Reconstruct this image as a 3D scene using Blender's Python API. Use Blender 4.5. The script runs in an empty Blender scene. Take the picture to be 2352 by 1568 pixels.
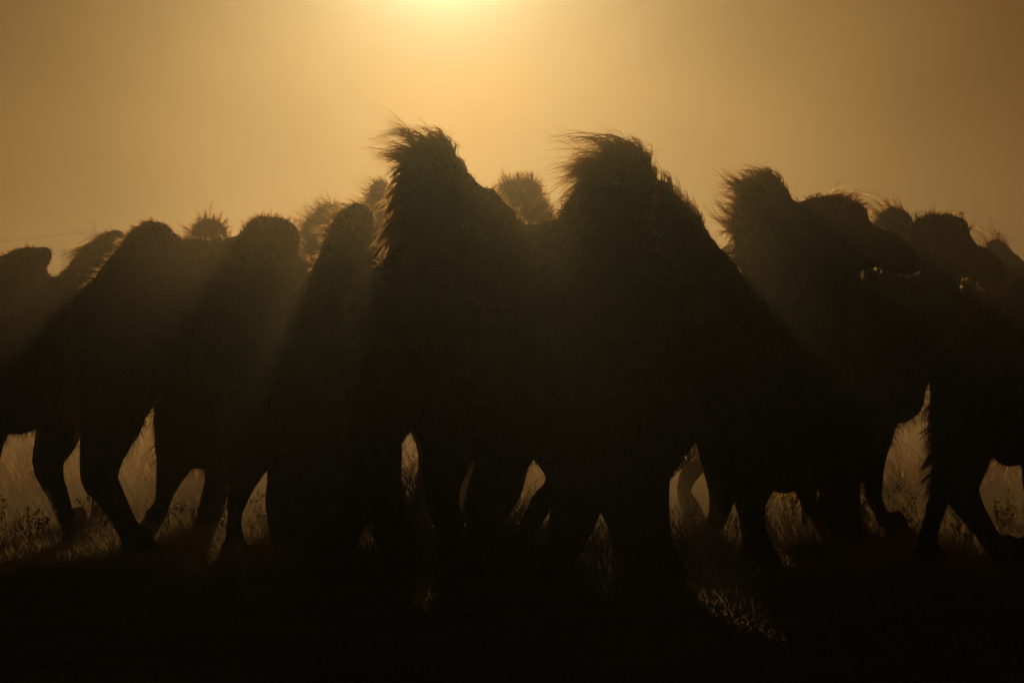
import bpy, math, random
import numpy as np
from mathutils import Vector, noise as mnoise

random.seed(7)
rng = np.random.default_rng(7)
S = bpy.context.scene
COL = S.collection
R = math.radians

# ------------------------------------------------------------------ camera, sky, sun, exposure
CAM_H = 1.14                      # camera height above the steppe
FPX = 13061.0                     # focal length in layout units (200 mm on 36 mm, 2351 wide)
CX, HY = 1175.5, 840.0            # principal column, horizon row of the layout grid
SUN_AZ = (1020 - CX) / FPX
SUN_EL = math.atan((HY + 200) / FPX)

cam = bpy.data.cameras.new('camera')
cam.lens = 200; cam.sensor_width = 36; cam.clip_start = 0.5; cam.clip_end = 6000
cam.dof.use_dof = True; cam.dof.focus_distance = 32.0; cam.dof.aperture_fstop = 7.0
camo = bpy.data.objects.new('camera', cam); COL.objects.link(camo)
camo.location = (0, 0, CAM_H)
camo.rotation_euler = (R(90) + math.atan((HY - 784) / FPX), 0, 0)
S.camera = camo

sun_dir = Vector((math.sin(SUN_AZ) * math.cos(SUN_EL), math.cos(SUN_AZ) * math.cos(SUN_EL), math.sin(SUN_EL)))
W = bpy.data.worlds.new('World'); S.world = W; W.use_nodes = True
nt = W.node_tree; nt.nodes.clear()
def N(t, typ, **k):
    n = t.nodes.new(typ)
    for a, b in k.items(): setattr(n, a, b)
    return n
def math_(t, op, a, b=None, c=None):
    n = N(t, 'ShaderNodeMath', operation=op)
    for i, v in enumerate((a, b, c)):
        if v is None: continue
        if isinstance(v, (int, float)): n.inputs[i].default_value = v
        else: t.links.new(v, n.inputs[i])
    return n.outputs[0]
sky = N(nt, 'ShaderNodeTexSky', sky_type='NISHITA')
sky.sun_disc = False; sky.sun_elevation = SUN_EL; sky.sun_rotation = SUN_AZ
sky.air_density = 2.0; sky.dust_density = 6.0; sky.ozone_density = 1.0; sky.altitude = 1200
SKY_STRENGTH = 0.09
bg = N(nt, 'ShaderNodeBackground'); bg.inputs[1].default_value = SKY_STRENGTH
out = N(nt, 'ShaderNodeOutputWorld')
nt.links.new(sky.outputs[0], bg.inputs[0])
# the bright aureole round the sun (a property of the sky: depends only on the angle to the sun)
AUREOLE, AUR_W = 135.0, 0.78
tc = N(nt, 'ShaderNodeTexCoord'); dt = N(nt, 'ShaderNodeVectorMath', operation='DOT_PRODUCT')
nrm = N(nt, 'ShaderNodeVectorMath', operation='NORMALIZE'); nt.links.new(tc.outputs['Generated'], nrm.inputs[0])
nt.links.new(nrm.outputs[0], dt.inputs[0]); dt.inputs[1].default_value = sun_dir
c2 = math_(nt, 'SUBTRACT', 1.0, dt.outputs['Value'])            # 1 - cos
q = math_(nt, 'DIVIDE', c2, 1 - math.cos(R(AUR_W)))             # (angle / width)^2
amp = math_(nt, 'DIVIDE', AUREOLE, math_(nt, 'POWER', math_(nt, 'ADD', q, 1.0), 1.9))
ab = N(nt, 'ShaderNodeBackground'); ab.inputs[0].default_value = (1.0, .88, .56, 1); nt.links.new(amp, ab.inputs[1])
ad = N(nt, 'ShaderNodeAddShader'); nt.links.new(bg.outputs[0], ad.inputs[0]); nt.links.new(ab.outputs[0], ad.inputs[1])
nt.links.new(ad.outputs[0], out.inputs[0])
W.cycles.sampling_method = 'MANUAL'; W.cycles.sample_map_resolution = 2048

sl = bpy.data.lights.new('sun', 'SUN'); sl.energy = 3.6; sl.angle = R(0.6); sl.color = (1.0, 0.79, 0.41)
so = bpy.data.objects.new('sun', sl); COL.objects.link(so); so.location = (0, 60, 20)
so.rotation_euler = sun_dir.to_track_quat('Z', 'Y').to_euler()

S.view_settings.view_transform = 'Standard'; S.view_settings.look = 'None'
S.view_settings.exposure = -5.42; S.view_settings.gamma = 1.0
S.render.engine = 'CYCLES'
cy = S.cycles
cy.use_denoising = True; cy.max_bounces = 9; cy.volume_bounces = 0; cy.transparent_max_bounces = 8
cy.diffuse_bounces = 2; cy.glossy_bounces = 1; cy.transmission_bounces = 8; cy.use_adaptive_sampling = False
cy.sample_clamp_indirect = 20.0

# ------------------------------------------------------------------ materials
def mat(name, build):
    m = bpy.data.materials.new(name); m.use_nodes = True
    t = m.node_tree; t.nodes.clear()
    build(t, N(t, 'ShaderNodeOutputMaterial')); return m
def noise_col(t, c1, c2, scale, detail=4):
    tc = N(t, 'ShaderNodeTexCoord'); nz = N(t, 'ShaderNodeTexNoise'); nz.inputs['Scale'].default_value = scale
    nz.inputs['Detail'].default_value = detail
    t.links.new(tc.outputs['Object'], nz.inputs['Vector'])
    r = N(t, 'ShaderNodeValToRGB'); t.links.new(nz.outputs['Fac'], r.inputs[0])
    r.color_ramp.elements[0].position = .35; r.color_ramp.elements[1].position = .68
    r.color_ramp.elements[0].color = (*c1, 1); r.color_ramp.elements[1].color = (*c2, 1)
    return r.outputs[0], nz.outputs['Fac']
def wool(name, c1, c2, trans=0.0, tcol=None, scale=9, fwd=0.0, rough=.45):
    def b(t, o):
        c, f = noise_col(t, c1, c2, scale)
        d = N(t, 'ShaderNodeBsdfDiffuse'); d.inputs['Roughness'].default_value = .8
        t.links.new(c, d.inputs[0])
        bp = N(t, 'ShaderNodeBump'); bp.inputs['Strength'].default_value = .5; bp.inputs['Distance'].default_value = .02
        t.links.new(f, bp.inputs['Height']); t.links.new(bp.outputs[0], d.inputs['Normal'])
        if trans:
            tr = N(t, 'ShaderNodeBsdfTranslucent'); tr.inputs[0].default_value = (*tcol, 1)
            mx = N(t, 'ShaderNodeMixShader'); mx.inputs[0].default_value = trans
            t.links.new(d.outputs[0], mx.inputs[1]); t.links.new(tr.outputs[0], mx.inputs[2])
            last = mx
            if fwd:                # fibres pass light on mostly forwards: they glow when the sun is behind them
                rf = N(t, 'ShaderNodeBsdfRefraction'); rf.inputs['IOR'].default_value = 1.42; rf.inputs['Roughness'].default_value = rough
                rf.inputs['Color'].default_value = (*[min(1, v * 2.4) for v in tcol], 1)
                m2 = N(t, 'ShaderNodeMixShader'); m2.inputs[0].default_value = fwd
                t.links.new(mx.outputs[0], m2.inputs[1]); t.links.new(rf.outputs[0], m2.inputs[2]); last = m2
            t.links.new(last.outputs[0], o.inputs[0])
        else: t.links.new(d.outputs[0], o.inputs[0])
    return mat(name, b)
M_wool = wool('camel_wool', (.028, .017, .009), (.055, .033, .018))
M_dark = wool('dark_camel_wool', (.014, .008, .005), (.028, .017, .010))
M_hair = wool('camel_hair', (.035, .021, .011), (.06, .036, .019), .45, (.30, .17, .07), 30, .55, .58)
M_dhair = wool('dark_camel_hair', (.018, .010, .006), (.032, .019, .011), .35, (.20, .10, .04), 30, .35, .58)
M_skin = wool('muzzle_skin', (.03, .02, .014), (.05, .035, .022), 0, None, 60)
def eyeb(t, o):
    p = N(t, 'ShaderNodeBsdfPrincipled'); p.inputs['Base Color'].default_value = (.01, .006, .004, 1)
    p.inputs['Roughness'].default_value = .15; t.links.new(p.outputs[0], o.inputs[0])
M_eye = mat('eye_black', eyeb)
def groundb(t, o):
    c, f = noise_col(t, (.16, .13, .09), (.34, .28, .19), 1.3, 8)
    p = N(t, 'ShaderNodeBsdfDiffuse'); p.inputs['Roughness'].default_value = 1
    bp = N(t, 'ShaderNodeBump'); bp.inputs['Strength'].default_value = .6; bp.inputs['Distance'].default_value = .08
    t.links.new(c, p.inputs[0]); t.links.new(f, bp.inputs['Height']); t.links.new(bp.outputs[0], p.inputs['Normal'])
    t.links.new(p.outputs[0], o.inputs[0])
M_ground = mat('dry_steppe', groundb)
M_grass = wool('dry_grass', (.10, .07, .03), (.20, .14, .06), .5, (.42, .27, .13), 3, .18, .6)
M_far_grass = wool('far_dry_grass', (.12, .08, .04), (.22, .15, .07), .4, (.38, .19, .08), 2, .3, .6)
M_twig = wool('dark_twig', (.035, .022, .014), (.06, .04, .025), 0, None, 20)
M_seed = wool('dry_seed_heads', (.15, .10, .05), (.25, .17, .08), .5, (.5, .28, .10), 20, .5, .6)
M_pole = wool('weathered_pole_wood', (.07, .055, .04), (.12, .09, .07), 0, None, 3)
M_wire = wool('wire_metal', (.05, .05, .05), (.08, .08, .08), 0, None, 3)

# ------------------------------------------------------------------ helpers
def link(name, me, m, parent=None):
    o = bpy.data.objects.new(name, me); COL.objects.link(o)
    if m: me.materials.append(m)
    if parent: o.parent = parent
    return o
def tag(o, label=None, cat=None, group=None, kind=None):
    for k, v in (('label', label), ('category', cat), ('group', group), ('kind', kind)):
        if v: o[k] = v
def np_mesh(name, V, F4=None, F3=None, smooth=True):
    me = bpy.data.meshes.new(name)
    V = np.asarray(V, np.float32); n4 = 0 if F4 is None else len(F4); n3 = 0 if F3 is None else len(F3)
    loops = []; starts = []; k = 0
    if n4: loops.append(np.asarray(F4, np.int32).ravel()); starts.append(np.arange(n4) * 4); k = n4 * 4
    if n3: loops.append(np.asarray(F3, np.int32).ravel()); starts.append(k + np.arange(n3) * 3)
    L = np.concatenate(loops); st = np.concatenate(starts)
    me.vertices.add(len(V)); me.vertices.foreach_set('co', V.ravel())
    me.loops.add(len(L)); me.loops.foreach_set('vertex_index', L)
    me.polygons.add(len(st)); me.polygons.foreach_set('loop_start', st.astype(np.int32))
    me.update(calc_edges=True)
    me.polygons.foreach_set('use_smooth', np.full(len(st), smooth)); me.update()
    return me
def W3(x, y, D, off=0.0):         # layout grid -> metres, at a distance D from the camera
    return np.array(((x - CX) / FPX * D, D + off, CAM_H - (y - HY) / FPX * D))

def strands(roots, dirs, lens, bend, rad, segs=5, curl=.15, pull=None, power=1.8):
    """Tapered hair strands as one mesh: arrays of roots (n,3), start directions, lengths, bend vectors."""
    n = len(roots)
    t = np.linspace(0, 1, segs + 1)
    ph = rng.uniform(0, 6.28, (n, 1)); ph2 = rng.uniform(0, 6.28, (n, 1)); fr = rng.uniform(3, 7, (n, 1))
    L = lens[:, None, None]
    P = roots[:, None, :] + dirs[:, None, :] * (t[None, :, None] * L) + bend[:, None, :] * ((t ** power)[None, :, None] * L)
    if pull is not None: P += pull[:, None, :] * ((t ** .8)[None, :, None])
    w = curl * lens[:, None] * t[None, :]
    P[:, :, 0] += w * np.sin(fr * t[None, :] + ph) ; P[:, :, 2] += w * np.cos(fr * t[None, :] + ph2)
    P[:, :, 1] += w * np.sin(fr * t[None, :] + ph2)
    T = np.gradient(P, axis=1); T /= np.linalg.norm(T, axis=2, keepdims=True) + 1e-9
    up = np.tile(np.array((0.13, .95, .27)), (n, segs + 1, 1))
    A = np.cross(T, up); A /= np.linalg.norm(A, axis=2, keepdims=True) + 1e-9
    B = np.cross(T, A)
    rr = (rad[:, None] * (1 - t[None, :]) ** .7)[:, :, None] + 0.0002
    tw = rng.normal(0, .5, (n, 1, 1)); A = A * np.cos(tw) + B * np.sin(tw)      # flat fibres, each with its own twist
    V = np.stack((P + rr * A, P - rr * A), 2)        # n, segs+1, 2, 3
    base = (np.arange(n) * (segs + 1) * 2)[:, None]; i = (np.arange(segs) * 2)[None, :]
    F = np.stack((base + i, base + i + 1, base + i + 3, base + i + 2), -1).reshape(-1, 4)
    return V.reshape(-1, 3), F

class Cage:                        # overlapping closed tubes, later fused into one continuous skin
    def __init__(s): s.V = []; s.F = []; s.n = 0
    def tube(s, pts, rin, rdp, sides=14):
        """pts (k,3), in-plane radii rin, depth radii rdp; rounded ends."""
        pts = np.asarray(pts, float); rin = np.asarray(rin, float); rdp = np.asarray(rdp, float)
        # resample smoothly (Catmull-Rom)
        k = len(pts); P = []; RI = []; RD = []
        D = np.column_stack((pts, rin, rdp)); E = np.vstack((2 * D[0] - D[1], D, 2 * D[-1] - D[-2]))
        for i in range(k - 1):
            p0, p1, p2, p3 = E[i:i + 4]
            for t in np.linspace(0, 1, 5, endpoint=False):
                P.append(.5 * ((2 * p1) + (p2 - p0) * t + (2 * p0 - 5 * p1 + 4 * p2 - p3) * t * t + (3 * p1 - p0 - 3 * p2 + p3) * t ** 3))
        P.append(D[-1]); P = np.array(P)
        P[:, 3:] = np.maximum(P[:, 3:], .008)
        T = np.gradient(P[:, :3], axis=0); T /= np.linalg.norm(T, axis=1, keepdims=True) + 1e-9
        rows = []
        for c in (-.97, -.8, -.45): rows.append((P[0], T[0], c))
        for i in range(len(P)): rows.append((P[i], T[i], 0))
        for c in (.45, .8, .97): rows.append((P[-1], T[-1], c))
        b = s.n; V = []
        for p, t, c in rows:
            dep = np.array((0., 1., 0.)); nrm = np.cross(t, dep); nn = np.linalg.norm(nrm)
            nrm = nrm / nn if nn > 1e-4 else np.array((1., 0, 0)); dp = np.cross(nrm, t); q = math.sqrt(1 - c * c)
            ctr = p[:3] + t * c * p[3] * .9
            for j in range(sides):
                a = 2 * math.pi * j / sides
                V.append(ctr + q * (math.cos(a) * nrm * p[3] + math.sin(a) * dp * p[4]))
        m = len(rows); F = []
        for i in range(m - 1):
            for j in range(sides):
                j2 = (j + 1) % sides
                F.append((b + i * sides + j, b + i * sides + j2, b + (i + 1) * sides + j2, b + (i + 1) * sides + j))
        s.V += V; s.F += F
        s.F.append(tuple(b + j for j in range(sides))[::-1]); s.F.append(tuple(b + (m - 1) * sides + j for j in range(sides)))
        s.n += len(V)
    def build(s, voxel=.024, smooth=6):
        me = bpy.data.meshes.new('tmp'); me.from_pydata([tuple(v) for v in s.V], [], s.F); me.update()
        o = bpy.data.objects.new('tmp', me); COL.objects.link(o)
        m = o.modifiers.new('r', 'REMESH'); m.mode = 'VOXEL'; m.voxel_size = voxel
        m2 = o.modifiers.new('s', 'SMOOTH'); m2.factor = .5; m2.iterations = smooth
        dg = bpy.context.evaluated_depsgraph_get(); dg.update()
        r = bpy.data.meshes.new_from_object(o.evaluated_get(dg))
        bpy.data.objects.remove(o); bpy.data.meshes.remove(me)
        return r

def sample_mesh(me, n):
    me.calc_loop_triangles(); nt_ = len(me.loop_triangles)
    tri = np.zeros(nt_ * 3, np.int32); me.loop_triangles.foreach_get('vertices', tri); tri = tri.reshape(-1, 3)
    co = np.zeros(len(me.vertices) * 3, np.float32); me.vertices.foreach_get('co', co); co = co.reshape(-1, 3)
    a, b, c = co[tri[:, 0]], co[tri[:, 1]], co[tri[:, 2]]
    nr = np.cross(b - a, c - a); ar = np.linalg.norm(nr, axis=1); nr = nr / (ar[:, None] + 1e-12)
    idx = rng.choice(nt_, n, p=ar / ar.sum()); u = rng.random((n, 1)); v = rng.random((n, 1))
    f = (u + v) > 1; u = np.where(f, 1 - u, u); v = np.where(f, 1 - v, v)
    return a[idx] + (b - a)[idx] * u + (c - a)[idx] * v, nr[idx]

# ------------------------------------------------------------------ ground
def height(x, y): return 0.0
gme = np_mesh('ground', [(-900, -30, 0), (900, -30, 0), (900, 3000, 0), (-900, 3000, 0)], F4=[(0, 1, 2, 3)])
tag(link('ground', gme, M_ground), kind='structure')

# ------------------------------------------------------------------ camels
CAMELS = []
def camel(label, D, torso, humps, neck, legs, hair=(), chains=(), dark=False, head=None, tail=None, voxel=.024, coat=9000, width=.40, coat_len=.045, lock=.045):
    """Chains are given as (grid x, grid y, radius) at the animal's own distance and become metres around its feet."""
    mpp = D / FPX
    xs = [p[0] for p in torso]; cx = (min(xs) + max(xs)) / 2
    org = W3(cx, HY, D); org[2] = 0
    root = bpy.data.objects.new('camel', None); COL.objects.link(root); root.location = org
    root.empty_display_size = .3
    tag(root, label, 'camel', 'bactrian camels walking in a dusty herd')
    def loc(x, y, off=0): return W3(x, y, D) - org + np.array((0, off, 0))
    cg = Cage()
    def chain(ch, ratio=1.0, off=0.0, rd=None):
        pts = [loc(c[0], c[1], off + (c[3] if len(c) > 3 else 0)) for c in ch]; r = np.array([c[2] * mpp for c in ch])
        cg.tube(pts, r, r * ratio if rd is None else np.minimum(r * 1.2, rd))
    chain(torso, rd=width)
    for h in humps: chain(h, rd=width * .62)
    chain(neck, rd=.17)
    if head: chain(head, ratio=.68)
    for ch in chains: chain(*((ch,) if not isinstance(ch, tuple) else ch))
    offs = (-.17, .17, -.15, .15)
    for l, o in zip(legs, offs):
        l = list(l); chain(l, ratio=.85, off=o)
        fx, fy, fr = l[-1][:3]
        ground_y = HY + CAM_H / mpp
        if fy > ground_y - 60:     # the broad two-toed pad, flat on the ground
            p = loc(fx, ground_y, o); p0 = loc(fx, fy, o)
            cg.tube([p0, (p0[0] * .6 + p[0] * .4 + .02, p[1], .12)], [fr * mpp, .062], [fr * mpp * .85, .062], sides=10)
            for sgn in (-1, 1):
                cg.tube([(p[0] - .05, p[1] + sgn * .035, .035), (p[0] + .05, p[1] + sgn * .04, .04), (p[0] + .12, p[1] + sgn * .04, .025)],
                        [.04, .045, .022], [.05, .055, .03], sides=8)
        else:
            p0 = loc(fx, fy, o); cg.tube([p0, p0 + np.array((-.06, 0, -.05))], [.055, .05], [.06, .055], sides=8)
    me = cg.build(voxel)
    # shaggy wool relief
    co = np.zeros(len(me.vertices) * 3, np.float32); me.vertices.foreach_get('co', co); co = co.reshape(-1, 3)
    no = np.zeros(len(me.vertices) * 3, np.float32); me.vertices.foreach_get('normal', no); no = no.reshape(-1, 3)
    amp = np.clip((co[:, 2] - .5) / .5, .3, 1) * .024
    sd = len(CAMELS) * 3.1
    nz = np.array([mnoise.noise(Vector((v[0] * 7 + sd, v[1] * 7, v[2] * 4.5))) + .5 * mnoise.noise(Vector((v[0] * 19 + sd, v[1] * 19, v[2] * 11))) for v in co.tolist()], np.float32)
    co = co + no * (nz * amp)[:, None]
    me.vertices.foreach_set('co', co.ravel()); me.polygons.foreach_set('use_smooth', np.full(len(me.polygons), True)); me.update()
    me.materials.clear()
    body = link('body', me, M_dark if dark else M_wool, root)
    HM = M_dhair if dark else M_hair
    # short coat all over the wool-bearing parts
    def gridxy(P): return CX + (P[:, 0] + org[0]) / mpp, HY + (CAM_H - P[:, 2]) / mpp
    P, Nn = sample_mesh(me, coat)
    keep = (P[:, 2] > .45) | (rng.random(len(P)) < .5)
    onhead = np.zeros(len(P), bool)
    if head is not None:
        hx = head[min(2, len(head) - 1)][0] - 45; gx, gy = gridxy(P); hy = max(h[1] for h in head)
        onhead = (gx > hx) & (gy < hy + 60); keep &= ~(onhead & (rng.random(len(P)) < .35))
    onhead = onhead[keep]
    P, Nn = P[keep], Nn[keep]; n = len(P)
    ln = rng.uniform(.5, 1.3, n) * coat_len * np.clip((P[:, 2] - .3) / .5, .35, 1) * np.where(onhead, .42, 1)
    dr = Nn * .8 + rng.normal(0, .18, (n, 3)); bd = np.column_stack((-rng.uniform(.1, .6, n), rng.normal(0, .1, n), -rng.uniform(.2, .8, n)))
    V, F = strands(P, dr, ln, bd, rng.uniform(.0012, .0026, n), 3, .10)
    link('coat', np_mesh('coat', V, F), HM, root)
    # named long hair
    for (nm, box, cnt, length, dvec, bvec, mixn, curl) in hair:
        P, Nn = sample_mesh(me, cnt * 12); gx, gy = gridxy(P)
        k = (gx > box[0]) & (gx < box[2]) & (gy > box[1]) & (gy < box[3]); P, Nn = P[k], Nn[k]
        if len(P) > cnt: P, Nn = P[:cnt], Nn[:cnt]
        n = len(P)
        if n < 3: print('NO HAIR', label, nm); continue
        gx, gy = gridxy(P)
        # locks: nearby roots share their course and draw together at the tip
        q = np.floor((P + rng.uniform(0, .05, 3)) / lock).astype(int); key = q[:, 0] * 73856093 ^ q[:, 1] * 19349663 ^ q[:, 2] * 83492791
        u, inv = np.unique(key, return_inverse=True); cnts = np.bincount(inv)[:, None]
        cen = np.stack([np.bincount(inv, P[:, a]) for a in range(3)], 1) / cnts
        cn = np.stack([np.bincount(inv, Nn[:, a]) for a in range(3)], 1) / cnts
        lockd = rng.normal(0, .16, (len(u), 3))[inv]; lockl = np.where(rng.random(len(u)) < .5, rng.uniform(.65, 1.15, len(u)), rng.uniform(.3, .6, len(u)))[inv]
        lockb = rng.normal(0, .22, (len(u), 3))[inv]
        d = cn[inv] * mixn + np.array(dvec) + lockd + rng.normal(0, .03, (n, 3)); d /= np.linalg.norm(d, axis=1, keepdims=True)
        bv = np.array(bvec) + lockb + rng.normal(0, .05, (n, 3))
        stray = rng.random(n) < .25; bv[stray] += rng.normal(0, .25, (stray.sum(), 3))
        ln = length * lockl * rng.uniform(.75, 1.08, n)
        V, F = strands(P - Nn * .01, d, ln, bv, rng.uniform(.0014, .0028, n), 9, curl, pull=(cen[inv] - P) * np.where(stray, 0, .85)[:, None], power=2.3)
        link(nm, np_mesh(nm, V, F), HM, root)
    if head:                       # eye and nostril whiskers on the heads that stand clear
        e = head[1]; r = e[2] * mpp * .68
        for s in (-1, 1):
            g = Cage(); c = loc(e[0] + 4, e[1] - e[2] * .45, s * r * .82)
            g.tube([c, c + np.array((.012, 0, 0))], [.016, .014], [.014, .012], 8)
            link('eye', g.build(.005, 2), M_eye, root)
            g = Cage(); b = head[0]; c = loc(b[0] - 8, b[1] - b[2] * .2, s * b[2] * mpp * .62)
            g.tube([c, c + np.array((-.03, s * .035, .04)), c + np.array((-.06, s * .05, .085))], [.028, .03, .008], [.02, .018, .006], 8)
            link('ear', g.build(.008, 2), M_dark if dark else M_wool, root)
    if tail is None: tail = (torso[0][0] - torso[0][2] * .85, torso[0][1] + 10)
    t0 = loc(*tail); g = Cage()
    g.tube([t0 + np.array((.06, 0, .05)), t0 + np.array((-.02, 0, -.1)), t0 + np.array((-.03, .01, -.35)), t0 + np.array((0, .02, -.48))], [.035, .03, .022, .01], [.03, .03, .022, .01], 8)
    tl = link('tail', g.build(.01, 3), M_dark if dark else M_wool, root)
    n = 160; rt = t0 + np.array((-.02, .01, -.36)) + rng.normal(0, .02, (n, 3))
    V, F = strands(rt, np.tile((0, 0, -1.), (n, 1)) + rng.normal(0, .12, (n, 3)), rng.uniform(.12, .28, n), rng.normal(0, .15, (n, 3)), np.full(n, .002), 5, .1)
    link('tail_tuft', np_mesh('tail_tuft', V, F), HM, tl)
    CAMELS.append(root); return root

def hump(x, y, r, by, br=None, lean=0):      # dome from its tip (x, y) down into the back at by
    br = br or r * 2
    return [(x + lean, y + r * .8, r * .8), (x + lean * .6, y + r * 1.6, r * 1.25), (x, (y + by) / 2 + r, (r * 1.3 + br) / 2 + 4), (x, by, br)]

LF = (-.55, 0, .55); DN = (-.3, 0, -.6)
# near centre camel, the biggest silhouette, two tall humps
camel('largest camel at the centre of the herd, tall windblown rear hump under the sun glow', 30.5,
      [(925, 730, 140), (1010, 715, 195), (1180, 717, 203), (1340, 712, 200), (1450, 730, 165)],
      [[(998, 372, 58), (996, 412, 82), (1006, 470, 106), (1030, 580, 150), (1040, 700, 170)],
       [(1444, 392, 54), (1434, 428, 76), (1400, 490, 104), (1395, 590, 115), (1390, 700, 150)]],
      [(1440, 700, 120), (1530, 800, 92), (1640, 850, 72), (1730, 800, 58), (1790, 730, 52)],
      [[(930, 860, 105), (862, 1000, 66), (846, 1100, 58), (800, 1200, 42), (765, 1290, 34)],
       [(990, 880, 105), (1030, 1010, 66), (1010, 1130, 46), (1035, 1220, 36), (1065, 1290, 32)],
       [(1400, 860, 90), (1372, 1010, 88), (1330, 1130, 62), (1308, 1210, 52), (1270, 1300, 34)],
       [(1440, 880, 90), (1475, 1010, 76), (1492, 1130, 50), (1506, 1230, 40), (1528, 1300, 36)]],
      hair=[('rear_hump_hair', (900, 300, 1075, 400), 7000, .215, (.1, 0, 1.35), (-.75, 0, -.75), .5, .09),
            ('flank_hair', (850, 380, 960, 560), 5600, .10, (-.7, 0, .7), (-.35, 0, -1.4), .4, .05),
            ('front_hump_hair', (1340, 310, 1510, 440), 6400, .27, (.15, 0, 1.35), (-.7, 0, -.8), .5, .10),
            ('shoulder_hair', (1270, 410, 1360, 560), 2600, .11, (-.8, 0, .4), (-.1, 0, -.9), .5, .08)],
      head=[(1790, 735, 50), (1845, 760, 46), (1890, 790, 38), (1925, 815, 26)],
      chains=[[(1100, 470, 44), (1160, 550, 56), (1195, 640, 80)], [(1335, 480, 38), (1345, 540, 54)]])
camel('camel directly behind the largest one, dark rounded rear hump showing at its left', 33.5,
      [(755, 740, 110), (840, 715, 160), (1000, 720, 178), (1130, 715, 172), (1210, 730, 140)],
      [[(826, 495, 34), (815, 530, 58), (808, 600, 84), (800, 700, 120)], [(1120, 470, 40), (1135, 530, 75), (1130, 640, 120)]],
      [(1215, 700, 100), (1290, 780, 80), (1370, 790, 62), (1430, 720, 50), (1460, 650, 45)],
      [[(775, 860, 95), (735, 980, 76), (735, 1100, 66), (735, 1200, 50), (728, 1262, 38)],
       [(800, 860, 95), (850, 990, 75), (872, 1100, 50), (895, 1200, 40), (905, 1270, 32)],
       [(1170, 860, 90), (1240, 980, 62), (1278, 1095, 27), (1245, 1150, 27), (1215, 1205, 25), (1185, 1265, 22)],
       [(1190, 850, 85), (1165, 1000, 70), (1150, 1120, 50), (1115, 1200, 38), (1090, 1270, 30)]],
      hair=[('rear_hump_hair', (740, 440, 880, 560), 2600, .07, (-.3, 0, .8), (-.8, 0, -.3), .5, .06),
            ('front_hump_hair', (1080, 420, 1220, 560), 1800, .05, (.2, 0, .6), (-.2, 0, .1), .9, .14)],
      head=[(1460, 660, 44), (1500, 690, 40), (1540, 715, 34), (1565, 730, 24)])
camel('camel whose ragged hump slopes down right behind the centre camel\'s front hump', 32.0,
      [(1180, 730, 120), (1280, 715, 150), (1440, 720, 166), (1550, 720, 160), (1610, 740, 130)],
      [[(1260, 610, 42), (1265, 660, 90)], [(1515, 436, 30), (1524, 490, 62), (1538, 560, 84), (1555, 680, 120)], [(1578, 520, 40), (1610, 600, 58), (1660, 690, 70)]],
      [(1610, 690, 100), (1700, 770, 82), (1810, 850, 66), (1880, 860, 52), (1930, 800, 46)],
      [[(1230, 860, 90), (1290, 990, 70), (1320, 1110, 50), (1300, 1200, 34), (1290, 1270, 26)],
       [(1220, 860, 95), (1190, 990, 70), (1130, 1100, 52), (1090, 1200, 40), (1060, 1270, 30)],
       [(1590, 860, 75), (1560, 960, 60), (1490, 1080, 50), (1440, 1180, 36), (1465, 1270, 30)],
       [(1600, 860, 75), (1640, 980, 56), (1655, 1100, 34), (1648, 1180, 22), (1612, 1270, 22)]],
      hair=[('front_hump_hair', (1480, 400, 1640, 520), 2800, .11, (.5, 0, .7), (-.8, 0, .1), .6, .14)],
      chains=[[(1130, 920, 90), (1115, 1010, 66)]], head=[(1930, 810, 44), (1970, 840, 40), (2010, 870, 34), (2035, 885, 24)])
camel('hazy dust-veiled camel behind the centre, domed fuzzy hump between the two tall ones', 41,
      [(830, 720, 100), (920, 700, 130), (1050, 705, 142), (1160, 700, 140), (1240, 720, 115)],
      [[(880, 446, 32), (880, 490, 56), (890, 580, 85), (890, 690, 100)], [(1194, 460, 57), (1196, 505, 79), (1198, 560, 80), (1195, 680, 100)]],
      [(1240, 700, 90), (1310, 770, 66), (1370, 760, 52), (1410, 700, 42), (1430, 650, 38)],
      [[(860, 840, 70), (845, 930, 52), (820, 1030, 40), (820, 1110, 32), (810, 1190, 24)],
       [(900, 840, 70), (960, 930, 50), (985, 1030, 30), (987, 1110, 36), (975, 1190, 34)],
       [(1180, 840, 60), (1120, 930, 50), (1080, 1030, 42), (1075, 1110, 40), (1070, 1190, 30)],
       [(1190, 840, 60), (1195, 940, 44), (1150, 1040, 34), (1130, 1120, 30), (1110, 1190, 20)]],
      hair=[('rear_hump_hair', (820, 400, 960, 500), 2000, .10, (-.3, 0, .6), (-.8, 0, -.2), .6, .08),
            ('front_hump_hair', (1100, 380, 1300, 580), 5200, .085, (0, 0, .35), (-.15, 0, .05), 1.0, .10)],
      head=[(1430, 660, 36), (1465, 685, 32), (1500, 705, 27), (1520, 715, 18)], voxel=.03, coat=9000, lock=.022)
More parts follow.
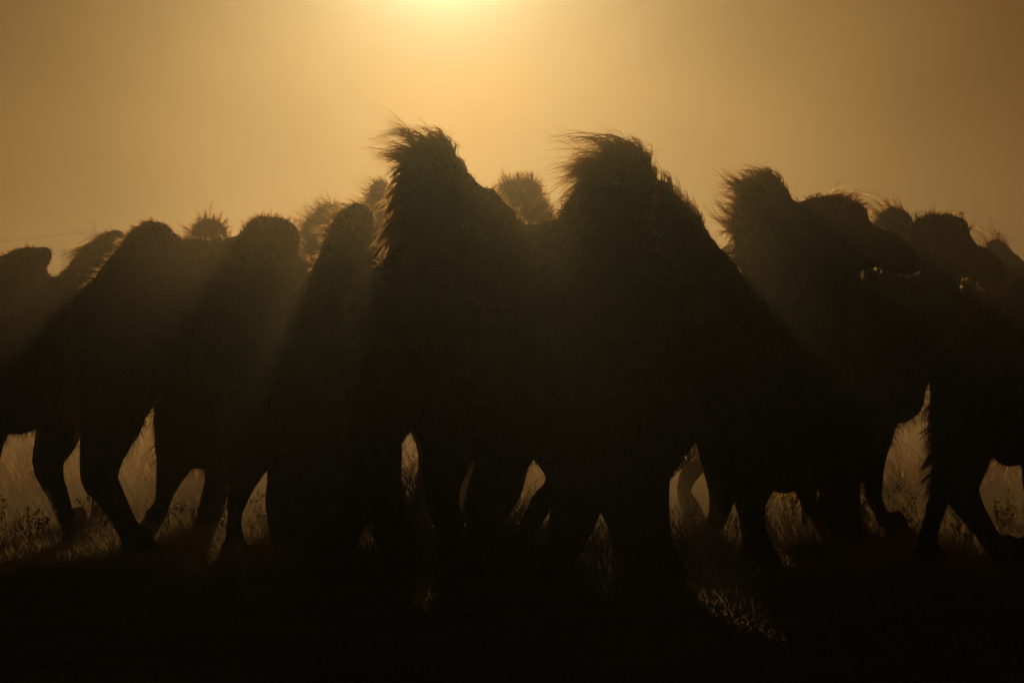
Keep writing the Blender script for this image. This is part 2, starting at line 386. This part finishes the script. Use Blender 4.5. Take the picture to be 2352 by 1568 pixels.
camel('camel at the left with two low rounded humps, hind leg stepping forward', 34.5,
      [(255, 730, 100), (340, 700, 150), (470, 712, 158), (590, 705, 158), (660, 720, 130)],
      [[(350, 570, 68), (362, 612, 108), (360, 660, 116)], [(620, 560, 71), (606, 606, 104), (610, 660, 105)], [(250, 660, 46), (270, 700, 80)]],
      [(650, 700, 95), (730, 780, 76), (810, 790, 60), (870, 730, 50), (900, 660, 44)],
      [[(275, 850, 95), (258, 970, 72), (225, 1090, 38), (244, 1132, 28), (276, 1185, 22), (312, 1255, 21)],
       [(290, 850, 95), (275, 950, 60), (240, 1080, 28), (258, 1132, 24), (285, 1185, 20), (318, 1255, 20)],
       [(620, 860, 80), (590, 990, 78), (556, 1110, 34), (542, 1180, 20), (536, 1260, 21)],
       [(660, 860, 80), (680, 1000, 84), (662, 1100, 54), (648, 1170, 42), (655, 1250, 34)]],
      hair=[('rear_hump_hair', (270, 500, 440, 600), 2600, .04, (-.1, 0, .5), (-.4, 0, 0), .8, .08),
            ('front_hump_hair', (550, 480, 720, 620), 3200, .05, (.15, 0, .5), (-.1, 0, .1), 1., .08)],
      head=[(900, 670, 44), (940, 700, 40), (980, 725, 34), (1002, 738, 24)], coat_len=.05, lock=.02)
camel('camel half hidden behind the left one, drooping rear hump and spiky front hump tuft', 39.5,
      [(165, 740, 85), (235, 705, 120), (350, 700, 140), (460, 700, 140), (530, 720, 110)],
      [[(264, 556, 30), (228, 602, 48), (195, 660, 68)], [(477, 538, 42), (475, 575, 60), (470, 640, 70)]],
      [(540, 700, 85), (610, 770, 66), (680, 780, 52), (730, 720, 42), (755, 660, 38)],
      [[(145, 850, 85), (140, 980, 56), (113, 1066, 36), (132, 1130, 23), (160, 1200, 20), (180, 1250, 20)],
       [(200, 850, 85), (230, 960, 56), (245, 1060, 34), (228, 1130, 22), (222, 1215, 20)],
       [(440, 860, 85), (425, 980, 72), (396, 1080, 38), (376, 1150, 20), (350, 1240, 22)],
       [(500, 860, 85), (505, 1000, 80), (505, 1090, 38), (480, 1170, 30), (470, 1240, 27)]],
      hair=[('rear_hump_hair', (180, 520, 290, 620), 2600, .16, (-.85, 0, .25), (.0, 0, -.9), .2, .02),
            ('front_hump_hair', (420, 490, 540, 580), 1900, .11, (0, 0, .35), (-.25, 0, .0), 1., .08),
            ('belly_fringe', (425, 1040, 510, 1100), 500, .09, (-.1, 0, -.7), (.1, 0, -.4), .5, .12),
            ('foreleg_fringe', (350, 940, 420, 1060), 600, .12, (-.6, 0, -.3), (.2, 0, -.8), .5, .08)],
      head=[(755, 665, 36), (790, 690, 33), (825, 712, 28), (843, 722, 20)],
      chains=[[(450, 960, 85), (462, 1020, 66)]], coat_len=.05)
camel('camel cut off by the left edge, blunt hump leaning right', 36,
      [(-250, 740, 100), (-180, 715, 130), (-60, 720, 135), (40, 730, 128), (110, 740, 105)],
      [[(-200, 600, 40), (-190, 660, 90)], [(102, 591, 23), (62, 606, 38), (10, 642, 48), (30, 700, 95)]],
      [(120, 700, 76), (200, 780, 70), (270, 790, 56), (330, 730, 46), (350, 670, 40)],
      [[(-210, 850, 90), (-230, 970, 60), (-260, 1070, 38), (-240, 1150, 26), (-220, 1240, 24)],
       [(-190, 850, 90), (-180, 970, 60), (-190, 1070, 38), (-140, 1150, 26), (-100, 1240, 24)],
       [(20, 850, 78), (-25, 1000, 44), (-32, 1100, 36), (-28, 1150, 30), (-45, 1240, 24)],
       [(60, 850, 80), (125, 960, 50), (112, 1066, 30), (134, 1140, 22), (165, 1240, 20)]],
      hair=[('front_hump_hair', (-20, 560, 150, 660), 2600, .05, (.3, 0, .4), (-.2, 0, -.1), .7, .08)],
      head=[(350, 675, 38), (385, 700, 35), (420, 722, 30), (440, 732, 20)],
      chains=[[(0, 870, 100), (50, 930, 74)]])
camel('hazy camel in the dust left of the centre with a wispy hump top', 43,
      [(430, 720, 90), (510, 700, 115), (630, 700, 130), (730, 695, 130), (800, 715, 105)],
      [[(455, 610, 30), (460, 660, 70)], [(760, 502, 38), (750, 538, 62), (745, 600, 70), (735, 690, 100)]],
      [(800, 690, 80), (860, 760, 62), (920, 750, 50), (960, 690, 40), (980, 640, 36)],
      [[(470, 830, 64), (490, 930, 48), (500, 1010, 28), (500, 1100, 20), (475, 1180, 18)],
       [(480, 830, 64), (490, 930, 48), (490, 1010, 28), (500, 1100, 20), (480, 1180, 18)],
       [(700, 830, 56), (690, 930, 44), (680, 1050, 24), (690, 1110, 18), (690, 1180, 18)],
       [(720, 830, 56), (740, 930, 44), (740, 1050, 24), (730, 1110, 18), (720, 1180, 18)]],
      hair=[('front_hump_hair', (680, 460, 820, 600), 2200, .10, (-.3, 0, .5), (-.4, 0, .1), .8, .14)],
      head=[(980, 650, 35), (1012, 672, 32), (1045, 692, 26), (1062, 700, 18)], voxel=.03, coat=5000, lock=.022)
camel('camel right of centre whose head stands in clear profile, hump hair streaming left', 34,
      [(1290, 740, 110), (1390, 725, 145), (1530, 735, 155), (1680, 730, 150), (1780, 740, 130)],
      [[(1380, 620, 50), (1390, 680, 100)], [(1756, 456, 60), (1762, 500, 82), (1772, 560, 84), (1790, 650, 110), (1790, 700, 120)]],
      [(1780, 730, 115), (1850, 760, 92), (1890, 690, 86), (1890, 600, 84), (1880, 525, 74)],
      [[(1340, 860, 90), (1370, 980, 70), (1380, 1090, 50), (1415, 1180, 32), (1435, 1270, 26)],
       [(1330, 860, 90), (1440, 980, 60), (1440, 1090, 50), (1460, 1190, 36), (1490, 1270, 32)],
       [(1700, 870, 80), (1690, 1010, 62), (1668, 1110, 34), (1650, 1180, 22), (1606, 1275, 22)],
       [(1740, 870, 80), (1725, 1020, 64), (1722, 1120, 44), (1728, 1190, 32), (1740, 1275, 30)]],
      hair=[('front_hump_hair', (1660, 390, 1850, 460), 4200, .16, (.0, 0, 1.1), (-.8, 0, -.4), .5, .06),
            ('hump_side_hair', (1660, 420, 1740, 530), 3800, .15, (-.9, 0, -.25), (-.15, 0, .45), .25, .04),
            ('hanging_hump_hair', (1670, 500, 1730, 600), 1500, .15, (-.6, 0, -.5), (.25, 0, -.4), .3, .03),
            ('forelock', (1850, 420, 1990, 500), 3000, .13, (-.2, 0, 1.3), (.8, 0, -.7), .4, .10),
            ('throat_hair', (1800, 620, 1960, 860), 2200, .12, (.1, 0, -.6), (-.1, 0, -.5), .5, .10)],
      head=[(1918, 505, 58), (1975, 556, 54), (2028, 576, 49), (2072, 590, 41), (2094, 604, 27)],
      chains=[[(1855, 508, 46), (1900, 484, 34), (1950, 500, 44)], ([(2050, 607, 25), (2088, 617, 14)], .6)])
camel('second camel head in profile at the right with curly forelock and lit chin', 38,
      [(1600, 740, 100), (1690, 715, 140), (1820, 720, 155), (1950, 715, 160), (2040, 730, 130)],
      [[(1690, 600, 46), (1700, 680, 90)], [(1960, 600, 46), (1965, 680, 100)]],
      [(2030, 730, 110), (2100, 780, 100), (2130, 720, 84), (2132, 640, 72), (2142, 565, 58)],
      [[(1640, 860, 85), (1600, 960, 60), (1500, 1080, 44), (1490, 1150, 36), (1500, 1245, 30)],
       [(1650, 860, 85), (1720, 980, 60), (1760, 1070, 44), (1735, 1160, 28), (1740, 1245, 26)],
       [(1950, 870, 90), (1925, 1000, 84), (1922, 1090, 58), (1932, 1170, 40), (1945, 1250, 36)],
       [(2000, 870, 78), (1990, 1010, 66), (2006, 1090, 28), (2012, 1145, 20), (2030, 1190, 17), (2058, 1245, 18)]],
      hair=[('forelock', (2100, 480, 2230, 540), 2600, .14, (-.3, 0, 1.3), (.6, 0, -.6), .4, .12),
            ('chest_hair', (2000, 930, 2120, 1020), 700, .08, (.3, 0, -.5), (.1, 0, -.4), .6, .10),
            ('foreleg_fringe', (1840, 1040, 1990, 1130), 900, .10, (-.1, 0, -.6), (.1, 0, -.4), .6, .10)],
      head=[(2172, 545, 48), (2212, 586, 46), (2252, 606, 42), (2282, 621, 34), (2298, 632, 22)],
      chains=[[(2122, 542, 40), (2162, 524, 34), (2195, 536, 36)], ([(2265, 644, 22), (2292, 650, 12)], .6),
              [(2040, 850, 116), (2060, 915, 66)], [(1850, 900, 60), (1860, 980, 60)]])
camel('camel behind the two heads, short curled hair tuft on its hump between them', 39.6,
      [(1690, 720, 95), (1770, 700, 125), (1890, 705, 140), (2010, 700, 140), (2080, 720, 115)],
      [[(1790, 610, 40), (1790, 680, 85)], [(2056, 514, 42), (2048, 550, 60), (2030, 620, 80), (2020, 700, 105)]],
      [(2080, 700, 88), (2150, 760, 66), (2200, 740, 52), (2225, 690, 42), (2235, 660, 36)],
      [[(1720, 850, 75), (1660, 960, 48), (1600, 1060, 28), (1568, 1120, 20), (1592, 1182, 27)],
       [(1740, 850, 75), (1790, 960, 66), (1830, 1060, 50), (1858, 1140, 24), (1865, 1215, 20)],
       [(2030, 850, 68), (1990, 950, 50), (1950, 1060, 34), (1900, 1140, 26), (1900, 1215, 24)],
       [(2050, 850, 68), (2000, 950, 50), (1950, 1060, 34), (1945, 1140, 26), (1950, 1215, 24)]],
      hair=[('belly_fringe', (1730, 1030, 1870, 1180), 700, .11, (-.1, 0, -.7), (.1, 0, -.4), .5, .12),
            ('front_hump_hair', (2000, 470, 2115, 530), 1600, .14, (-.5, 0, .9), (-.5, 0, .1), .5, .12)],
      head=[(2235, 665, 34), (2265, 685, 31), (2295, 705, 26), (2312, 712, 18)],
      chains=[[(1790, 990, 80), (1800, 1080, 60)]], voxel=.03, coat=5000, lock=.022)
camel('hazy camel near the right edge, smooth back behind the second head', 42.5,
      [(1960, 730, 90), (2040, 700, 115), (2150, 700, 125), (2260, 695, 120), (2340, 710, 105)],
      [[(2050, 610, 34), (2050, 680, 80)], [(2284, 584, 36), (2292, 618, 58), (2300, 680, 90)], [(2345, 640, 36), (2350, 680, 60)]],
      [(2350, 680, 80), (2420, 740, 60), (2480, 720, 46), (2510, 660, 40), (2520, 620, 36)],
      [[(1980, 830, 64), (1970, 930, 46), (1945, 1020, 26), (1950, 1090, 18), (1940, 1170, 18)],
       [(2000, 830, 64), (1980, 930, 40), (1970, 1020, 22), (1960, 1090, 18), (1960, 1170, 18)],
       [(2300, 830, 60), (2350, 950, 44), (2385, 1060, 30), (2390, 1110, 22), (2400, 1170, 18)],
       [(2290, 830, 60), (2240, 950, 44), (2215, 1040, 28), (2205, 1110, 20), (2190, 1175, 18)]],
      hair=[('front_hump_hair', (2240, 540, 2320, 590), 900, .16, (-.3, 0, .9), (-.4, 0, .1), .5, .12)],
      head=[(2520, 630, 35), (2552, 652, 32), (2582, 672, 26), (2600, 680, 18)], voxel=.03, coat=4000)
camel('dark camel cut off by the right edge, long fringe on its hind thigh', 33,
      [(2270, 850, 120), (2350, 790, 130), (2480, 740, 160), (2640, 725, 165), (2720, 730, 140)],
      [[(2480, 600, 50), (2480, 660, 100)], [(2680, 540, 50), (2680, 660, 110)]],
      [(2720, 700, 110), (2820, 790, 84), (2900, 800, 66), (2960, 720, 54), (2990, 640, 48)],
      [[(2240, 890, 120), (2212, 1000, 80), (2200, 1110, 48), (2214, 1150, 38), (2258, 1222, 26), (2302, 1285, 23)],
       [(2300, 870, 110), (2200, 980, 50), (2175, 1090, 34), (2160, 1150, 24), (2132, 1240, 23)],
       [(2380, 900, 110), (2400, 1010, 74), (2390, 1120, 48), (2385, 1200, 40), (2380, 1290, 36)],
       [(2700, 880, 85), (2700, 1010, 60), (2680, 1120, 36), (2690, 1210, 26), (2720, 1290, 26)]],
      hair=[('thigh_fringe', (2095, 930, 2200, 1130), 2600, .105, (-.6, 0, -.1), (.15, 0, -.75), .5, .08)],
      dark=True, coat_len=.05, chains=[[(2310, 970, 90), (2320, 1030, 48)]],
      head=[(2990, 650, 46), (3035, 680, 42), (3075, 705, 36), (3100, 720, 24)])

# ------------------------------------------------------------------ grass (uncountable)
def field(name, n, d0, d1, hmin, hmax, m, wid, xw=1.15, pw=1.0, label=None):
    u = rng.random(n); D = d0 + (d1 - d0) * u ** pw
    X = (rng.random(n) - .5) * (2351 / FPX) * D * xw + 0.0
    cl = np.array([mnoise.noise(Vector((x * .9, d * .35, 3))) for x, d in zip(X.tolist(), D.tolist())])
    h = rng.uniform(hmin, hmax, n) * np.clip(1 + cl * 1.1, .3, 1.9) * np.clip((D - 22) / 11, .35, 1)
    roots = np.column_stack((X, D, np.full(n, -.005)))
    d = np.column_stack((rng.normal(0, .22, n), rng.normal(0, .22, n), np.ones(n)))
    b = np.column_stack((rng.normal(-.12, .3, n), rng.normal(0, .25, n), -rng.uniform(0, .35, n)))
    V, F = strands(roots, d, h, b, rng.uniform(.5, 1.2, n) * wid, 3, .04)
    o = link(name, np_mesh(name, V, F), m); tag(o, label, 'grass', kind='stuff'); return o
field('grass', 130000, 18, 56, .03, .14, M_grass, .0015, pw=.8, label='dry knee-high steppe grass under and around the camels')
field('distant_grass', 26000, 52, 190, .15, .38, M_far_grass, .007, pw=1.6, label='pale out-of-focus grass on the steppe beyond the herd')

# ------------------------------------------------------------------ shrubs and weeds
def tubes(paths, radii, sides=4):
    V = []; F = []; n = 0
    for P, r in zip(paths, radii):
        P = np.asarray(P); k = len(P); T = np.gradient(P, axis=0); T /= np.linalg.norm(T, axis=1, keepdims=True) + 1e-9
        A = np.cross(T, (.2, .9, .1)); A /= np.linalg.norm(A, axis=1, keepdims=True) + 1e-9; B = np.cross(T, A)
        for j in range(sides):
            a = 2 * math.pi * j / sides; V.append(P + (math.cos(a) * A + math.sin(a) * B) * np.linspace(r, r * .35, k)[:, None])
        for i in range(k - 1):
            for j in range(sides):
                j2 = (j + 1) % sides; F.append((n + j * k + i, n + j2 * k + i, n + j2 * k + i + 1, n + j * k + i + 1))
        n += k * sides
    return np.concatenate(V), F
def twiggy(h, spread, nb, seedn, lean=0):
    r = random.Random(seedn); paths = []; rad = []
    def grow(p, d, L, w, lvl):
        k = 6; P = [p]
        for i in range(k):
            d = (d + Vector((r.gauss(0, .16), r.gauss(0, .16), r.gauss(.02, .12)))).normalized(); P.append(P[-1] + d * (L / k))
        paths.append([tuple(v) for v in P]); rad.append(w)
        if lvl < 3:
            for _ in range(r.randint(2, 4)):
                q = P[r.randint(2, k)]; dd = (d + Vector((r.gauss(0, .6), r.gauss(0, .6), r.gauss(.1, .4)))).normalized()
                grow(q, dd, L * r.uniform(.45, .7), w * .6, lvl + 1)
    for _ in range(nb):
        a = r.uniform(0, 6.28); s_ = r.uniform(.1, spread)
        grow(Vector((math.cos(a) * s_ * .25, math.sin(a) * s_ * .25, -.01)), Vector((math.cos(a) * s_ + lean, math.sin(a) * s_, 1)).normalized(), h * r.uniform(.45, .7), .0045, 0)
    return tubes(paths, rad)
SHRUBS = [(1190, 35.5, .50, .7, 24, 'tallest dark twiggy shrub seen between the legs right of the centre camel\'s belly'),
          (1262, 34.0, .36, .6, 12, 'small bare shrub in the narrow gap beside the trailing foreleg at centre'),
          (1372, 33.0, .34, .8, 16, 'low spreading thorny shrub in front of the centre camel\'s forefeet'),
          (932, 36.5, .62, .5, 60, 'dense upright thicket glowing between the centre camel\'s hind legs'),
          (860, 35.0, .45, .8, 18, 'dark shrub left of the dense thicket under the centre camel'),
          (1010, 35.8, .50, .8, 18, 'dark shrub right of the dense thicket under the centre camel'),
          (1098, 35.0, .42, .8, 16, 'dark shrub midway under the centre camel\'s belly'),
          (900, 34.0, .42, .9, 40, 'bushy low shrub in front of the dense thicket'),
          (985, 31.2, .36, .9, 60, 'dark scrub in front of the gap between the centre camel\'s hind feet'),  # added to close off a strip of sunlit grass
          (1392, 30.9, .30, .9, 60, 'dark scrub between the centre camel\'s two forefeet'),  # added, fills the gap where light came through between the forelegs
          (1225, 31.6, .32, .9, 50, 'dark scrub in front of the trailing forelegs at centre'),
          (1598, 31.2, .34, 1.0, 70, 'knee-high dark scrub in the bright gap right of the centre camel\'s forefeet'),  # added blocker for the low sun that lit the grass nearer the camera
          (1640, 30.6, .26, 1.1, 60, 'low dark scrub in front of the profile camel\'s rear forefoot'),  # second added sun blocker, cuts down the lit grass strip
          (965, 34.2, .44, .9, 36, 'bushy low shrub beside the centre camel\'s forward hind foot')]
for k, (x, D, h, sp, nb, lab) in enumerate(SHRUBS):
    V, F = twiggy(h, sp, nb, 100 + k, -.1)
    o = link('shrub', np_mesh('shrub', V, F), M_twig); p = W3(x, HY, D); o.location = (p[0], D, 0)
    tag(o, lab, 'shrub', 'bare shrubs among the camels\' legs')
def weed(x, D, h, seedn, label):
    r = random.Random(seedn); paths = []; rad = []; dots = []
    top = Vector((r.uniform(-.12, .12) * h, r.uniform(-.1, .1) * h, h)); P = [Vector((0, 0, -.02)).lerp(top, t) + Vector((math.sin(t * 3 + seedn) * .012, 0, 0)) for t in (0, .2, .4, .6, .8, 1)]
    paths.append([tuple(p) for p in P]); rad.append(.0022)
    for _ in range(r.randint(4, 8)):
        t = r.uniform(.35, .95); b = Vector((0, 0, -.02)).lerp(top, t); a = r.uniform(0, 6.28); L = r.uniform(.05, .13) * (1.3 - t)
        e = b + Vector((math.cos(a) * L, math.sin(a) * L, L * 1.2)); paths.append([tuple(b), tuple(b.lerp(e, .5) + Vector((0, 0, -.004))), tuple(e)]); rad.append(.0014)
        for q in range(r.randint(3, 6)): dots.append(b.lerp(e, r.uniform(.4, 1.05)) + Vector((r.gauss(0, .005), r.gauss(0, .005), r.gauss(0, .005))))
    for _ in range(10): dots.append(Vector((0, 0, 0)).lerp(top, r.uniform(.6, 1.0)) + Vector((r.gauss(0, .006), r.gauss(0, .006), 0)))
    V, F = tubes(paths, rad); root = link('dry_weed', np_mesh('dry_weed', V, F), M_seed)
    for d in dots: pass
    V2 = []; F2 = []
    me = root.data; V = V.tolist(); F = list(F); tri = []
    for d in dots:
        s_ = r.uniform(.003, .0065); n0 = len(V)
        V += [(d.x + s_, d.y, d.z), (d.x - s_, d.y, d.z), (d.x, d.y + s_, d.z), (d.x, d.y - s_, d.z), (d.x, d.y, d.z + s_ * 1.3), (d.x, d.y, d.z - s_)]
        tri += [(n0 + a, n0 + b, n0 + c) for a, b, c in ((0, 2, 4), (2, 1, 4), (1, 3, 4), (3, 0, 4), (2, 0, 5), (1, 2, 5), (3, 1, 5), (0, 3, 5))]
    root.data = np_mesh('dry_weed', V, F, tri); root.data.materials.append(M_seed); bpy.data.meshes.remove(me)
    p = W3(x, HY, D); root.location = (p[0], D, 0); tag(root, label, 'weed', 'seed-headed weeds standing in the grass'); return root
WEEDS = [('thin dry weed standing in the lit grass at the far left edge', [(4, 33.5, .40), (30, 33, .30), (14, 34.4, .34)]),
         ('sparkling clump of dry weed below the leftmost arch of legs', [(74, 32.5, .33), (82, 32.7, .30), (90, 32.4, .28), (68, 33.0, .30), (118, 33.4, .26)]),
         ('tall seed-headed weed between the two left hind legs', [(205, 33.8, .38), (224, 33.6, .46), (230, 34.0, .34), (190, 33.4, .34)]),
         ('seed-headed weed just left of the left camel\'s stepping hind foot', [(248, 33.6, .42), (262, 33.9, .40), (272, 34.2, .34), (240, 34.2, .30)]),
         ('short weed under the left camel between its hind foot and the trailing foreleg', [(385, 34.2, .30), (420, 34.6, .28), (440, 34.0, .34)]),
         ('upright weed in the thin bright slit beside the straight foreleg', [(502, 33.4, .34), (510, 33.6, .38), (516, 34.0, .30)]),
         ('weed right of the straight foreleg at the left of the herd', [(575, 34.2, .40), (590, 34.6, .36)]),
         ('budded weed in the bright gap right of the centre camel\'s forefeet', [(1558, 32.6, .32), (1572, 33.0, .40), (1584, 32.8, .30), (1590, 33.4, .36)]),
         ('small weed between the two forelegs of the camel in head profile', [(1672, 33.2, .30), (1690, 33.6, .34), (1700, 33.0, .26)]),
         ('leafy weed under the low fringe right of the profile camel\'s forelegs', [(1772, 33.6, .34), (1800, 33.9, .38), (1822, 33.4, .36), (1842, 34.0, .30)]),
         ('weed standing in the narrow slit left of the stepping foreleg at right', [(1988, 34.2, .36), (1978, 34.6, .40)]),
         ('dark weed silhouetted in the big oval gap at right', [(2036, 34.4, .40), (2066, 34.8, .42), (2088, 34.2, .36), (2098, 34.6, .38), (2080, 33.8, .26)]),
         ('weed behind the right camel\'s crossing hind shanks', [(2175, 33.6, .34), (2200, 34.0, .36), (2222, 33.4, .40), (2190, 33.2, .28)]),
         ('weed at the far right edge between the dark camel\'s legs', [(2292, 34.0, .36), (2312, 34.4, .40), (2325, 33.6, .30)]),
         ('short sparkling weed in the lit strip of grass at the lower right', [(2226, 31.6, .20), (2262, 31.2, .20), (2290, 31.4, .18), (2320, 30.8, .18), (2210, 31.9, .2)])]
k = 0
for lab, ps in WEEDS:
    for x, D, h in ps: k += 1; weed(x, D, h, k, lab)
# arching dry grass tussocks in the left foreground
for k, (x, D, n, lab) in enumerate([(70, 29.2, 900, 'arching dark grass tussock at the lower left corner'), (250, 30.2, 900, 'arching grass tussock with catching light below the stepping hind leg')]):
    p = W3(x, HY, D); rt = np.column_stack((rng.normal(0, .10, n), rng.normal(0, .10, n), np.full(n, -.005))); a = rng.uniform(0, 6.28, n)
    d = np.column_stack((rt[:, 0] * 3 + rng.normal(0, .2, n), rt[:, 1] * 3 + rng.normal(0, .2, n), np.ones(n)))
    b = np.column_stack((np.cos(a) * .8, np.sin(a) * .8, -rng.uniform(.4, 1.0, n)))
    V, F = strands(rt, d, rng.uniform(.15, .36, n), b, rng.uniform(.0012, .0022, n), 7, .03)
    o = link('grass_tussock', np_mesh('grass_tussock', V, F), M_grass); o.location = (p[0], D, 0)
    tag(o, lab, 'tussock', 'grass tussocks in the foreground')
# ------------------------------------------------------------------ power line far behind
tops = []
for x, yt, D, lab in ((216, 514, 326, 'tallest blurred power pole above the left camel\'s tail end'), (46, 574, 392, 'faint power pole nearest the left edge of the sky'), (146, 562, 376, 'faint power pole beside the blunt hump at left')):
    p = W3(x, yt, D); root = bpy.data.objects.new('power_pole', None); COL.objects.link(root); root.location = (p[0], D, 0)
    tag(root, lab, 'pole', 'power poles on the horizon')
    c = Cage(); c.tube([(0, 0, -.3), (0, 0, p[2] * .5), (0, 0, p[2])], [.22, .19, .16], [.22, .19, .16], 10)
    link('post', c.build(.05, 1), M_pole, root)
    c = Cage(); c.tube([(-.9, -.16, p[2] - .6), (0, -.16, p[2] - .6), (.9, -.16, p[2] - .6)], [.07] * 3, [.07] * 3, 6)
    link('crossarm', c.build(.03, 1), M_pole, root); tops.append(p)
for dz, x0, lab in ((-.35, -48, 'upper blurred wire running left from the tallest pole'), (-1.3, -48, 'lower blurred wire running left from the tallest pole')):
    a = tops[0] + np.array((0, 0, dz)); b_ = np.array((x0, 380.0, a[2] + .9)); T = np.linspace(0, 1, 14)[:, None]
    P = a + (b_ - a) * T - np.array((0, 0, 1.0)) * (4 * T * (1 - T)) * .7
    V, F = tubes([P], [.05], 5); o = link('power_wire', np_mesh('power_wire', V, F), M_wire); tag(o, lab, 'wire', 'wires of the power line')

# ------------------------------------------------------------------ haze
def hazeb(dens, g, col):
    def b(t, o):
        v = N(t, 'ShaderNodeVolumePrincipled'); v.inputs['Color'].default_value = (*col, 1)
        v.inputs['Density'].default_value = dens; v.inputs['Anisotropy'].default_value = g
        t.links.new(v.outputs[0], o.inputs['Volume'])
    return b
def box(name, x0, x1, y0, y1, z0, z1, m):
    V = [(x, y, z) for z in (z0, z1) for y in (y0, y1) for x in (x0, x1)]
    F = [(0, 2, 3, 1), (4, 5, 7, 6), (0, 1, 5, 4), (2, 6, 7, 3), (0, 4, 6, 2), (1, 3, 7, 5)]
    return link(name, np_mesh(name, V, F, smooth=False), m)
HZ = box('haze', -1000, 1000, -40, 3100, -1.2, 10.2, mat('haze_air', hazeb(.0009, .955, (.95, .87, .62))))
tag(HZ, kind='stuff')
# dust kicked up by the herd: puffs that thin out upwards, thickest behind the front row
def dustb(t, o):
    g = N(t, 'ShaderNodeTexCoord'); sp = N(t, 'ShaderNodeSeparateXYZ'); t.links.new(g.outputs['Object'], sp.inputs[0])
    def ramp(v, a, b, c=0., d=1.):
        m = N(t, 'ShaderNodeMapRange'); m.interpolation_type = 'SMOOTHSTEP'; t.links.new(v, m.inputs[0])
        for k, q in enumerate((a, b, c, d)): m.inputs[k + 1].default_value = q
        return m.outputs[0]
    near = ramp(sp.outputs[1], 24, 29.5, 0, .60); back = ramp(sp.outputs[1], 32.5, 38, 0, .60); far = ramp(sp.outputs[1], 60, 95, 1, 0)
    prof = math_(t, 'MULTIPLY', math_(t, 'ADD', near, back), far)
    hgt = math_(t, 'EXPONENT', math_(t, 'MULTIPLY', sp.outputs[2], -1 / 1.5))
    top = ramp(sp.outputs[2], 4.0, 7.0, 1, 0)
    mp = N(t, 'ShaderNodeMapping'); mp.inputs['Scale'].default_value = (.55, .16, .8); t.links.new(g.outputs['Object'], mp.inputs[0])
    nz = N(t, 'ShaderNodeTexNoise'); nz.inputs['Scale'].default_value = 1.0; nz.inputs['Detail'].default_value = 3; t.links.new(mp.outputs[0], nz.inputs['Vector'])
    puff = ramp(nz.outputs['Fac'], .3, .72, .35, 1.8)
    d = math_(t, 'MULTIPLY', math_(t, 'MULTIPLY', math_(t, 'MULTIPLY', prof, math_(t, 'MULTIPLY', hgt, top)), puff), DUST)
    v = N(t, 'ShaderNodeVolumePrincipled'); v.inputs['Color'].default_value = (.95, .62, .36, 1)
    v.inputs['Anisotropy'].default_value = .94; t.links.new(d, v.inputs['Density']); t.links.new(v.outputs[0], o.inputs['Volume'])
DUST = .040
V = [(x, y, z) for z in (-.3, 7.2) for y in (21.5, 96) for x in (-26, 26)]
DU = link('dust_cloud', np_mesh('dust_cloud', V, [(0, 2, 3, 1), (4, 5, 7, 6), (0, 1, 5, 4), (2, 6, 7, 3), (0, 4, 6, 2), (1, 3, 7, 5)], smooth=False), mat('dust', dustb))
tag(DU, 'golden dust raised by the hooves, drifting between and behind the camels', 'dust', kind='stuff')
cy.volume_max_steps = 96; cy.volume_step_rate = 1.0
